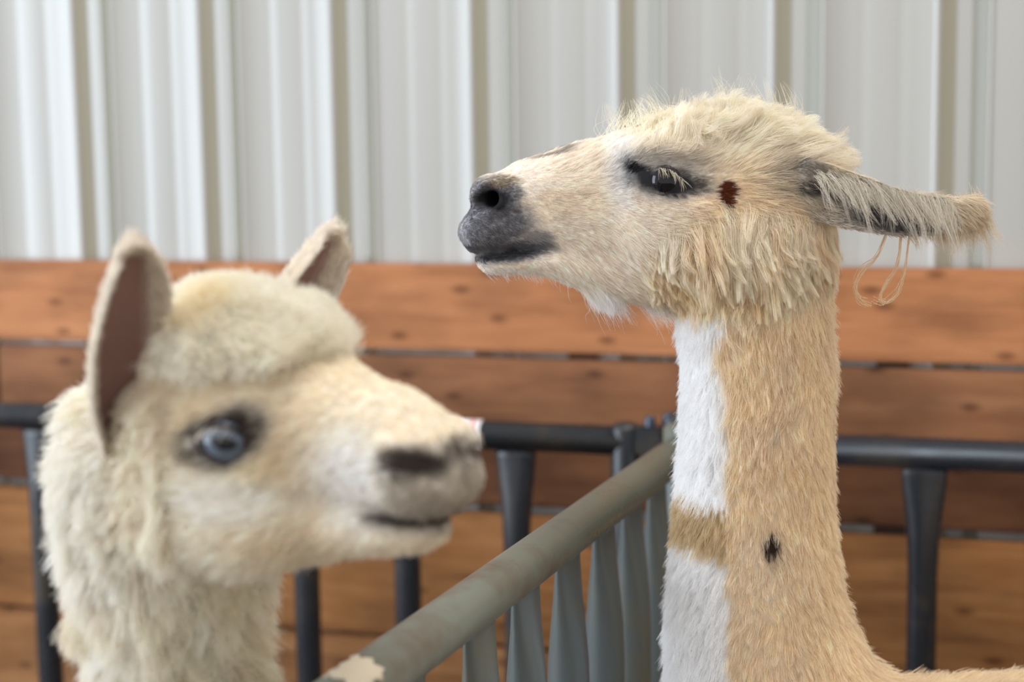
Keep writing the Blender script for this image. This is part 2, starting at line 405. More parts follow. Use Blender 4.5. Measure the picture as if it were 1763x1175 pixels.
def surface_nets(fn, ax):
    X, Y, Z = ax; nx, ny, nz = len(X), len(Y), len(Z)
    F = np.empty((nx, ny, nz), np.float32)
    yy, zz = np.meshgrid(Y, Z, indexing='ij')
    step = 12
    for i in range(0, nx, step):
        xs = X[i:i+step]
        P = np.empty((len(xs), ny, nz, 3)); P[..., 0] = xs[:, None, None]; P[..., 1] = yy; P[..., 2] = zz
        F[i:i+step] = fn(P.reshape(-1, 3)).reshape(len(xs), ny, nz)
    S = F < 0
    c = [S[i:nx-1+i, j:ny-1+j, k:nz-1+k] for i in (0, 1) for j in (0, 1) for k in (0, 1)]
    cnt = sum(x.astype(np.int8) for x in c); act = (cnt > 0) & (cnt < 8)
    idx = -np.ones(act.shape, np.int64); I = np.argwhere(act); idx[act] = np.arange(len(I))
    acc = np.zeros((len(I), 3)); num = np.zeros(len(I))
    def node(o): return I+np.asarray(o)
    def fv(n): return F[n[:, 0], n[:, 1], n[:, 2]].astype(float)
    def pv(n): return np.stack([X[n[:, 0]], Y[n[:, 1]], Z[n[:, 2]]], 1)
    for axis in range(3):
        o1 = [0, 0, 0]; o1[axis] = 1; oth = [a for a in range(3) if a != axis]
        for a in (0, 1):
            for b in (0, 1):
                n0 = [0, 0, 0]; n0[oth[0]] = a; n0[oth[1]] = b; n1 = [n0[q]+o1[q] for q in range(3)]
                A, B = node(n0), node(n1); fa, fb = fv(A), fv(B); m = (fa < 0) != (fb < 0)
                t = np.where(m, fa/np.where(m, fa-fb, 1), 0)
                acc += np.where(m[:, None], pv(A)+(pv(B)-pv(A))*t[:, None], 0); num += m
    V = acc/np.maximum(num, 1)[:, None]
    faces = []
    for axis in range(3):
        sl0 = [slice(None)]*3; sl1 = [slice(None)]*3
        sl0[axis] = slice(0, -1); sl1[axis] = slice(1, None)
        ch = S[tuple(sl0)] != S[tuple(sl1)]
        E = np.argwhere(ch); o = [a for a in range(3) if a != axis]
        ok = np.all((E[:, o] > 0) & (E[:, o] < np.array([[nx, ny, nz][a]-1 for a in o])), axis=1); E = E[ok]
        q = []
        for (a, b) in ((-1, -1), (0, -1), (0, 0), (-1, 0)):
            C = E.copy(); C[:, o[0]] += a; C[:, o[1]] += b; q.append(idx[C[:, 0], C[:, 1], C[:, 2]])
        q = np.stack(q, 1); ins = S[E[:, 0], E[:, 1], E[:, 2]]
        if axis == 1: ins = ~ins
        q[~ins] = q[~ins][:, ::-1]; faces.append(q[np.all(q >= 0, axis=1)])
    faces = np.concatenate(faces)
    e = 5e-4
    for _ in range(2):                                # snap to the surface
        f0 = fn(V); g = np.stack([(fn(V+e*np.eye(3)[i])-f0)/e for i in range(3)], 1)
        st = f0[:, None]*g/np.maximum((g*g).sum(1), 0.2)[:, None]
        V = V-np.clip(st, -0.003, 0.003)
    return V, faces
def vnormals(V, Fq):
    n = np.cross(V[Fq[:, 2]]-V[Fq[:, 0]], V[Fq[:, 3]]-V[Fq[:, 1]])
    N = np.zeros_like(V)
    for k in range(4): np.add.at(N, Fq[:, k], n)
    return nrm(N)
def axis_pts(*segs):
    out = []
    for a, b, s in segs: out.append(np.arange(a, b, s))
    return np.concatenate(out)

# ================================================================= FUR
def sample_surface(V, Fq, dens, n):
    T = np.concatenate([Fq[:, [0, 1, 2]], Fq[:, [0, 2, 3]]])
    ar = 0.5*np.linalg.norm(np.cross(V[T[:, 1]]-V[T[:, 0]], V[T[:, 2]]-V[T[:, 0]]), axis=1)*dens[T].mean(1)
    k = rng.choice(len(T), n, p=ar/ar.sum())
    a, b = rng.random(n), rng.random(n); m = a+b > 1; a[m], b[m] = 1-a[m], 1-b[m]
    w = np.stack([1-a-b, a, b], 1); tri = T[k]
    N = vnormals(V, Fq)
    return (V[tri]*w[..., None]).sum(1), nrm((N[tri]*w[..., None]).sum(1))
def make_fur(name, P, N, L, lift, comb, color, parent, clump=None, clump_n=0, grav=0.15, jit=0.15, rad=0.00022, K=5, wave=0.0, tipcol=None, label=None):
    n = len(P)
    L = np.broadcast_to(L, n).astype(float); lift = np.broadcast_to(lift, n); grav = np.broadcast_to(grav, n); jit = np.broadcast_to(jit, n)
    tan = nrm(comb-N*(comb*N).sum(1)[:, None])
    d = nrm(N*lift[:, None]+tan*(1-lift[:, None])+rng.normal(size=(n, 3))*jit[:, None])
    L = L*rng.uniform(0.7, 1.12, n)
    t = np.linspace(0, 1, K)
    bend = np.array([0, 0, -1.0])*grav[:, None]+tan*0.22*(1-lift[:, None])
    pts = P[:, None, :]+L[:, None, None]*(t[None, :, None]*d[:, None, :]+(t**2)[None, :, None]*bend[:, None, :])
    if wave:
        w = noise3(P, 45.0)*L[:, None]*wave; ph = rng.uniform(0, 6.28, n)
        pts += w[:, None, :]*np.sin(t[None, :]*5+ph[:, None]*0.3)[..., None]*t[None, :, None]
    if clump_n:
        cl_ = np.broadcast_to(clump, n)
        gi = rng.choice(n, clump_n, replace=False); kd = kdtree.KDTree(clump_n)
        for i, g in enumerate(gi): kd.insert(P[g], i)
        kd.balance(); own = np.array([gi[kd.find(p)[1]] for p in P])
        pts += (pts[own]-pts)*(cl_[:, None]*t[None, :]**1.2)[..., None]
        shade = rng.normal(1.0, 0.05, n)[own]
    else: shade = np.ones(n)
    c = np.clip(color*shade[:, None]*rng.normal(1.0, 0.06, n)[:, None], 0.004, 0.98)
    cu = bpy.data.hair_curves.new(name); cu.add_curves([K]*n)
    cu.attributes['position'].data.foreach_set('vector', pts.astype(np.float32).ravel())
    ra = cu.attributes.get('radius') or cu.attributes.new('radius', 'FLOAT', 'POINT')
    rr = np.broadcast_to(rad, n)[:, None]*np.clip(1.15-t[None, :]**1.6*0.95, 0.15, 1)
    ra.data.foreach_set('value', rr.astype(np.float32).ravel())
    ca = cu.attributes.new('tint', 'FLOAT_COLOR', 'POINT')
    c4 = np.ones((n, K, 4), np.float32); c4[:, :, :3] = c[:, None, :]
    ca.data.foreach_set('color', c4.ravel())
    cu.materials.append(M_HAIR)
    o = link(bpy.data.objects.new(name, cu), parent); tag(o, label, kind='stuff')
    return o
def blend(base, col, w): return base*(1-w[:, None])+np.asarray(col)*w[:, None]
def blob(u, v, cu, cv, ru, rv, soft=0.35, rot=0.0):
    c, s = math.cos(rot), math.sin(rot); x, y = u-cu, v-cv
    r = np.hypot((c*x+s*y)/ru, (-s*x+c*y)/rv)
    return 1-sstep(1-soft, 1+soft, r)

# eye: ball, lids with an almond opening, built in a local frame (g = gaze, e = towards nose, u = up)
def make_eye(parent, c, g, e, r, irisfn, skin, alm, lash_col, brow=1.0, nlash=140, lashL=0.016, lidwide=1.0):
    g = nrm(np.asarray(g, float)); e = np.asarray(e, float); e = nrm(e-g*(e@g)); u = np.cross(g, e)
    if u[2] < 0: u = -u
    c = np.asarray(c, float)
    vs, cs, fs = [], [], []; nr, ns = 40, 64
    for i in range(nr+1):
        a = math.pi*(i/nr)**1.25*0.75
        for j in range(ns):
            b = 2*math.pi*j/ns; x, y = math.sin(a)*math.cos(b), math.sin(a)*math.sin(b)
            bulge = 1+0.045*math.exp(-(a/0.45)**2)
            vs.append(c+(g*math.cos(a)+e*x+u*y)*r*bulge); cs.append(irisfn(x, y))
    for i in range(nr):
        for j in range(ns): fs.append((i*ns+j, (i+1)*ns+j, (i+1)*ns+(j+1) % ns, i*ns+(j+1) % ns))
    o = mesh_obj('eyeball', vs, fs, M_EYE, parent, True, np.array(cs))
    # lids: rings growing from the almond edge outwards over the ball
    for part, lo, hi in (('upper_eyelid', 0.0, math.pi), ('lower_eyelid', math.pi, 2*math.pi)):
        vs, cs, fs = [], [], []; nj = 36
        rows = [(0.98, 1.0), (1.035, 1.0), (1.085, 1.04), (1.10, 1.14), (1.08, 1.30), (1.03, 1.5), (0.95, 1.72), (0.84, 1.9)]
        for rr, k in rows:
            for j in range(nj+1):
                b = lo+(hi-lo)*j/nj
                x, y = alm(b); kk = 1+(k-1)*lidwide
                # grow the almond towards a rounder outline
                x2 = x*(1+(kk-1)*0.75); y2 = y*kk+math.sin(b)*(kk-1)*0.30
                q = np.hypot(x2, y2); a = min(q, 1.7); s = math.sin(a)/max(q, 1e-6)
                vs.append(c+(g*math.cos(a)+e*x2*s+u*y2*s)*r*rr)
                cs.append(skin)
        for i in range(len(rows)-1):
            for j in range(nj): q = i*(nj+1)+j; fs.append((q, q+1, q+nj+2, q+nj+1))
        mesh_obj(part, vs, fs, M_WET, parent, True, np.array(cs))
    # lashes on the upper lid
    b = rng.uniform(0.40*math.pi, 0.92*math.pi, nlash); P = []
    for bb in b:
        x, y = alm(bb); q = math.hypot(x, y); s = math.sin(q)/q
        P.append(c+(g*math.cos(q)+e*x*s+u*y*s)*r*1.08)
    P = np.array(P); Nn = np.tile(g, (nlash, 1))
    make_fur('eyelashes', P, Nn, lashL, 0.55, np.tile(-u-0.9*e, (nlash, 1)), np.tile(lash_col, (nlash, 1)), parent, grav=0.25, jit=0.16, rad=0.00017, K=6)
    return g, e, u
def almond(xn, xt, yt, yb, skew=0.0):
    def f(b):
        cx, sy = math.cos(b), math.sin(b)
        x = (xn if cx > 0 else xt)*cx
        y = (yt if sy > 0 else yb)*sy*abs(sy)**0.25 + skew*x
        return x, y
    return f

# ================================================================= LLAMA
YL = 1.50
def lp(px, py, dy=0.0): return on_y(px, py, YL+dy)
def tabpx(rows):
    out = []
    for (x, t, b, hw) in rows:
        a, c = lp(x, t), lp(x, b); out.append(((a[0]+c[0])/2, a[2], c[2], hw))
    return out
T_UP = tabpx([(795, 388, 408, .010), (805, 374, 426, .021), (822, 352, 431, .028), (848, 312, 433, .033), (880, 285, 433, .0365), (920, 270, 436, .038),
              (985, 250, 455, .040), (1035, 239, 468, .045), (1085, 224, 475, .052), (1140, 212, 478, .0575), (1200, 205, 480, .060), (1265, 203, 478, .060),
              (1330, 212, 465, .058), (1380, 235, 440, .052), (1420, 270, 400, .038), (1435, 315, 355, .012)])
T_JAW = tabpx([(822, 440, 446, .008), (832, 434, 459, .017), (855, 430, 467, .024), (890, 425, 470, .028), (930, 420, 472, .030), (980, 410, 487, .033),
               (1040, 400, 507, .038), (1100, 390, 518, .043), (1160, 380, 520, .046), (1220, 380, 515, .046), (1290, 390, 500, .04), (1330, 410, 470, .02)])
def neckrow(y, f, b, hw): a, c = lp(f, y), lp(b, y); return ((a[2]+c[2])/2, a[0], c[0], hw)
T_NECK = [neckrow(*r) for r in [(300, 1300, 1395, .045), (360, 1265, 1410, .055), (430, 1215, 1418, .062), (500, 1175, 1420, .064), (560, 1170, 1424, .064), (620, 1178, 1428, .064), (700, 1180, 1428, .065), (800, 1176, 1426, .067),
          (900, 1168, 1430, .070), (980, 1162, 1440, .074), (1060, 1157, 1455, .080), (1140, 1155, 1492, .09), (1230, 1160, 1560, .105), (1330, 1175, 1650, .12)]]
EYE_L = on_y(1144, 311, YL-0.049)               # near eye centre
def mir(p): return np.array([p[0], 2*YL-p[1], p[2]])
NOS_A, NOS_B = on_y(826, 345, YL-0.034), on_y(866, 346, YL-0.041)
def llama_sdf(P):
    x, y, z = P[:, 0], P[:, 1]-YL, P[:, 2]
    S = np.stack([x, np.abs(y), z], 1)            # mirrored: |lateral|
    def L(p): return np.array([p[0], abs(p[1]-YL), p[2]])
    up = d_loft(x, z, y, T_UP, 2.35)
    # snout narrower on the bridge
    d = up
    nose = d_ell(S, L(on_y(846, 338, YL-0.016)), (.0195, .0215, .0200)); d = smin(d, nose, .012)
    lip = d_ell(S, L(on_y(834, 398, YL-0.010)), (.0215, .0230, .0180)); d = smin(d, lip, .010)
    jaw = d_loft(x, z, y, T_JAW, 2.2)
    d = smin(d, jaw, .0065)
    chin = d_ell(S, L(on_y(856, 450, YL)), (.019, .021, .011)); d = smin(d, chin, .006)
    # cheek and jaw muscle, brow
    d = smin(d, d_ell(S, L(on_y(1190, 400, YL-0.035)), (.060, .030, .050)), .02)
    d = smin(d, d_ell(S, L(on_y(1140, 262, YL-0.045)), (.034, .018, .012)), .014)
    d = smin(d, d_ell(S, L(on_y(1144, 312, YL-0.044)), (.034, .020, .026)), .012)
    # nostril rims and hole
    a, b = L(on_y(836, 322, YL-0.034)), L(on_y(884, 344, YL-0.037)); d = smin(d, d_cone(S, a, b, .0055, .005), .006)
    a, b = L(on_y(828, 364, YL-0.028)), L(on_y(884, 350, YL-0.036)); d = smin(d, d_cone(S, a, b, .0045, .004), .006)
    d = smax(d, -d_cone(S, L(on_y(822, 350, YL-0.033)), L(on_y(841, 338, YL-0.041)), .0105, .0112), .003)
    d = smax(d, -d_cone(S, L(on_y(842, 340, YL-0.043)), L(on_y(880, 347, YL-0.044)), .0100, .0036), .003)
    d = smax(d, -d_cone(S, L(on_y(836, 344, YL-0.040)), L(on_y(862, 340, YL-0.012)), .0085, .006), .0035)
    # mouth slit
    ml = [(806, 434, .018), (830, 434, .028), (870, 431, .036), (910, 424, .0405), (944, 414, .044)]
    for (p, q) in zip(ml, ml[1:]):
        d = smax(d, -d_cone(S, L(on_y(p[0], p[1], YL-p[2])), L(on_y(q[0], q[1], YL-q[2])), .0032, .0030), .003)
    # neck
    d = smin(d, d_loft(z, x, y, [(r[0], max(r[1], r[2]), min(r[1], r[2]), r[3]) for r in T_NECK], 2.15), .022)
    # trunk and limbs
    if True:
        tr = d_ell(P, (0.46, YL, 0.86), (.30, .20, .230))
        tr = smin(tr, d_ell(P, (0.80, YL, 0.862), (.42, .215, .232)), .08)
        tr = smin(tr, d_ell(P, (1.13, YL, 0.88), (.22, .19, .215)), .08)
        d = smin(d, tr, .06)
        for (lx, hind) in ((0.36, 0), (1.16, 1)):
            hipz = 0.80
            if not hind: ch = [((lx, .115, .80), .085), ((lx+.01, .11, .58), .055), ((lx, .11, .40), .038), ((lx+.005, .11, .12), .026), ((lx-.01, .11, .05), .030), ((lx-.03, .11, .02), .034)]
            else: ch = [((lx, .115, .82), .12), ((lx-.06, .125, .60), .075), ((lx+.07, .12, .42), .040), ((lx+.06, .12, .14), .028), ((lx+.045, .12, .05), .031), ((lx+.02, .12, .02), .035)]
            for (a, ra), (b, rb) in zip(ch, ch[1:]): d = smin(d, d_cone(S, a, b, ra, rb), .03)
        d = smin(d, d_cone(P, (1.33, YL, .98), (1.42, YL, .72), .05, .035), .04)
        d = np.maximum(d, 0.002-z)
    return d
nf = .0032
ax = (axis_pts((-0.062, 0.345, nf), (0.345, 1.55, .022)),
      np.sort(np.concatenate([YL+axis_pts((-.30, -.108, .018), (-.108, .108, nf), (.108, .30, .018))])),
      axis_pts((-0.02, 1.02, .022), (1.02, 1.12, .008), (1.12, 1.69, nf)))
V, Fq = surface_nets(llama_sdf, ax)
YN = YL-0.052
def uvpx(P, Y=YN):                                # side-on map of the llama (straight across, not through the lens)
    q = np.stack([P[:, 0], np.full(len(P), Y), P[:, 2]], 1)-CAM
    return W/2+FPX*(q@R_)/(q@F_), H/2-FPX*(q@U_)/(q@F_)
C_TAN = sl((248, 232, 206)); C_CREAM = sl((254, 246, 232)); C_FACE = sl((253, 244, 233)); C_WHITE = sl((254, 253, 253)); C_GREY = sl((104, 104, 112)); C_BLK = sl((40, 38, 42)); C_BROWN = sl((112, 56, 28))
def llama_color(P, wob=True):
    u, v = uvpx(P)
    if wob: u = u+noise(P, 90)*6; v = v+noise(P+5, 90)*6
    n1 = noise(P, 28); n2 = noise(P+11, 60)
    c = np.tile(C_TAN, (len(P), 1))
    face = 1-sstep(1150, 1260, u+0.5*(v-330)); c = blend(c, C_FACE, face*(v < 620))
    c = blend(c, sl((244, 230, 210)), sstep(.1, .6, n1)*0.5)
    c = blend(c, C_CREAM, (1-sstep(255, 330, v))*sstep(1000, 1080, u)*0.9)
    c = blend(c, C_CREAM, blob(u, v, 1290, 455, 150, 85)*0.75)
    c = blend(c, sl((246, 218, 158)), blob(u, v, 1240, 480, 120, 40)*0.4)
    # white bib down the throat, broken by one tan band
    edge = 1252+10*noise(P, 18)-18*sstep(560, 600, v)*(1-sstep(600, 680, v))
    bib = (1-sstep(edge-8, edge+6, u))*sstep(526, 550, v+noise(P, 40)*6)*sstep(1085, 1105, u)
    band = sstep(860, 870, v-(u-1150)*.10)*(1-sstep(930, 944, v-(u-1150)*.22))
    c = blend(c, C_WHITE, bib*(1-band)); c = blend(c, sl((222, 202, 166)), bib*band)
    c = blend(c, C_WHITE, blob(u, v, 1016, 512, 36, 14)*.6)
    c = blend(c, C_WHITE, blob(u, v, 1065, 285, 26, 70, .6)*0.7)
    # charcoal muzzle
    mz = blob(u, v, 832, 392, 84, 52, .28, -0.1); mz = np.maximum(mz, blob(u, v, 848, 340, 48, 34, .28))
    mz = np.maximum(mz, blob(u, v, 880, 438, 72, 19, .3, -0.18)); mz = np.maximum(mz, blob(u, v, 915, 415, 34, 18, .5)*0.7)
    c = blend(c, C_GREY, mz*0.95)
    c = blend(c, sl((150, 132, 100)), blob(u, v, 868, 314, 30, 10, .5)*0.8)
    c = blend(c, C_BLK, blob(u, v, 868, 444, 54, 9, .4, -0.12)*0.8)
    c = blend(c, C_WHITE, blob(u, v, 850, 474, 60, 8, .5)*0.5)
    c = blend(c, C_WHITE, (1-sstep(792, 804, u-0.25*abs(v-395)))*(v < 425)*(v > 365)*0.3)
    c = blend(c, sl((16, 15, 17)), blob(u, v, 846, 344, 32, 18, .3)*0.98)  # nostril hollow painted near black to carry its inner shade
    c = blend(c, sl((120, 108, 98)), blob(u, v, 948, 263, 44, 3.5, .6, -0.24)*0.6)
    # eye surround
    er = blob(u, v, 1145, 313, 66, 22, .35, 0.12); er = np.maximum(er, blob(u, v, 1106, 299, 38, 13, .35, 0.35))
    c = blend(c, sl((150, 146, 148)), blob(u, v, 1138, 300, 78, 40, .6, 0.1)*0.55)
    c = blend(c, C_BLK, er)
    # grey by the ear, spots
    c = blend(c, sl((176, 166, 152)), blob(u, v, 1348, 305, 40, 36, .6)*0.6)
    c = blend(c, C_BROWN, blob(u, v, 1246, 332, 18, 21, .12)); c = blend(c, C_BROWN, blob(u, v, 1252, 345, 9, 11, .15))
    c = blend(c, sl((70, 52, 42)), blob(u, v, 1325, 930, 15, 19, .3, 0.3))
    g_ = np.clip(mz-er, 0, 1)*(rng.random(len(P)) < .33)*(v < 425)*(1-blob(u, v, 848, 342, 42, 24, .2)); c = blend(c, sl((190, 190, 198)), g_*.55)
    return c
llama = empty('llama', (0.42, YL, 0)); tag(llama, 'tall cream llama with charcoal muzzle, swept-back grey ears and white bib on its neck', 'llama')
body_l = mesh_obj('body', V, Fq, M_SKIN, llama, True, llama_color(V)*0.9)
VN = vnormals(V, Fq); VU, VV = uvpx(V)
def fur_llama():
    near = np.where(V[:, 1] < YL+0.02, 1.0, 0.4)
    # ---- short coat on the face
    vis = V[:, 2] > 1.02
    facew = np.maximum((1-sstep(1190, 1250, VU+0.45*(VV-330)))*(VV < 560), (VV < 410)*(VU < 1440))
    eyeclear = 1-blob(VU, VV, 1143, 313, 58, 20, .12, 0.13)
    nos = 1-blob(VU, VV, 846, 344, 34, 19, .2)
    d = near*facew*eyeclear*nos*vis
    P, N = sample_surface(V, Fq, d+1e-9, 85000); u, v = uvpx(P)
    L = .0030+.0050*sstep(900, 1000, u)+.0045*sstep(1050, 1180, u)
    L = np.where(blob(u, v, 1143, 312, 78, 40, .4, .1) > .4, .0045, L)
    L = np.where(blob(u, v, 1246, 334, 40, 40, .4) > .3, .0055, L)
    L = L+.008*blob(u, v, 1335, 320, 40, 60, .6)
    comb = np.stack([0.9+0*u, 0*u, -0.55*sstep(300, 460, v)+0.15], 1)
    comb = comb+noise3(P, 25)*0.45
    top = (v < 300)
    comb[top] += np.array([0.0, 0, .35])
    beard = blob(u, v, 1015, 512, 36, 14, .5)
    L = L+beard*.006
    make_fur('face_fur', P, N, L, 0.26, comb, llama_color(P), llama, 0.35, 6000, 0.1+0.8*beard, 0.12, 0.00019, 4, label='short cream fur of the face')
    # ---- neck fleece
    neckw = sstep(1190, 1250, VU+0.45*(VV-330))*(VV > 380)*vis+0.0
    neckw = np.maximum(neckw, (VV > 545)*vis*1.0)
    P, N = sample_surface(V, Fq, near*neckw+1e-9, 125000); u, v = uvpx(P)
    L = .0135+.004*noise(P, 14)+.003*sstep(900, 1175, v)
    comb = np.stack([-0.12+0*u, 0*u, -1+0*u], 1)+noise3(P, 16)*0.30
    rump = sstep(1440, 1560, u); comb += rump[:, None]*np.array([1.0, 0, .2])
    make_fur('neck_fleece', P, N, L, 0.36, comb, llama_color(P), llama, 0.60, 11000, 0.12, 0.14, 0.00021, 5, 0.25, label='dense tan and white fleece of the neck')
    # ---- long ruff behind the jaw
    w = blob(VU, VV, 1305, 436, 140, 66, .5, -.05)*(VN[:, 1] < 0.5)
    w = np.maximum(w, blob(VU, VV, 1190, 478, 62, 46, .6)*.8)
    P, N = sample_surface(V, Fq, near*w+1e-9, 30000); u, v = uvpx(P)
    rl = rng.random(len(u))
    L = (.016+.026*blob(u, v, 1310, 405, 120, 55, .8))*(.75+.5*noise(P, 40)*1.2+.35*rl)
    comb = np.stack([0.10+0.55*sstep(1300, 1420, u)+.25*noise(P, 18), 0*u, -1+0*u], 1)+noise3(P, 38)*0.42
    make_fur('cheek_ruff', P, N, L, 0.30, comb, blend(blend(llama_color(P), C_CREAM, 0.6-.3*sstep(420, 520, v)), sl((238, 214, 176)), sstep(.0, .5, noise(P, 55))*.4), llama, 0.72+.22*rng.random(len(u)), 800, 0.28, 0.12, 0.0002, 7, 0.4, label='long cream locks behind the jaw')  # tan noise mixed into the colour as painted shading between locks
    # ---- topknot
    w = sstep(1040, 1120, VU)*(1-sstep(240, 275, VV))*(VU < 1440)
    w = np.maximum(w, blob(VU, VV, 1385, 240, 60, 45, .4))
    P, N = sample_surface(V, Fq, w+1e-9, 24000); u, v = uvpx(P)
    L = (.008+.018*sstep(1070, 1170, u)+.014*sstep(1280, 1400, u))*(.9+.7*noise(P, 40))
    comb = np.stack([0.45+.9*sstep(1180, 1400, u), 0*u, .75-.8*sstep(1250, 1400, u)+0*u], 1)+noise3(P, 42)*.75
    lift = 0.46-.24*sstep(205, 260, v)
    make_fur('topknot', P, N, np.maximum(L, .005), lift, comb, blend(llama_color(P), C_CREAM, 0.6+0*u), llama, 0.55+.42*rng.random(len(u)), 560, 0.02, 0.17, 0.00018, 7, 0.4, label='wispy cream topknot')
    # stray long wisps standing up from the forehead
    w = sstep(1000, 1030, VU)*(1-sstep(1420, 1440, VU))*(1-sstep(225, 250, VV))
    P, N = sample_surface(V, Fq, w+1e-9, 900); u, v = uvpx(P)
    comb = np.stack([0.3*rng.normal(size=len(u))-.2, 0*u, 1+0*u], 1)
    make_fur('forehead_wisps', P, N, rng.uniform(.014, .046, len(u)), 0.55, comb, np.tile(sl((248, 240, 222)), (len(u), 1)), llama, 0.85, 70, -0.05, 0.26, 0.00016, 7, 0.3, label='loose pale wisps above the forehead')
    # chin whiskers and throat tuft
    w = blob(VU, VV, 1018, 512, 46, 9, .4)+0.12*blob(VU, VV, 900, 474, 70, 8, .4)+0.7*blob(VU, VV, 1128, 532, 26, 16, .4)
    P, N = sample_surface(V, Fq, w+1e-9, 900); u, v = uvpx(P)
    make_fur('chin_beard', P, N, np.where(u < 960, .010, .012+.022*rng.random(len(u))), 0.30, np.tile([0.25, 0, -1.0], (len(u), 1)), np.tile(C_WHITE, (len(u), 1)), llama, 0.4, 110, 0.3, 0.26, 0.00016, 6, 0.3, label='white tufts under the chin and throat')
    # back wool towards the body
    w = (V[:, 0] > .33)*(V[:, 2] > .92)*1.0
    P, N = sample_surface(V, Fq, w+1e-9, 16000)
    make_fur('back_fleece', P, N, .022, 0.4, np.tile([1.0, 0, -.25], (len(P), 1)), np.tile(C_TAN, (len(P), 1)), llama, 0.6, 900, 0.1, 0.14, 0.0004, 5, label='tan fleece along the back')
fur_llama()

# llama eyes
def iris_dark(x, y):
    r = math.hypot(x, y)
    if r < 0.55: return (0.006, 0.007, 0.010)
    if r < 0.80: return (0.010, 0.012, 0.018)
    return (0.03, 0.026, 0.026)
ALM_L = almond(1.02, 0.98, 0.60, 0.66, 0.06)
for s in (-1, 1):
    c = EYE_L if s < 0 else mir(EYE_L)
    make_eye(llama, c, (-0.16, 0.97*s, 0.02), (-1, 0, 0.10), .0185, iris_dark, sl((38, 34, 38)), ALM_L, sl((232, 222, 198)), nlash=34, lashL=.0115, lidwide=0.8)

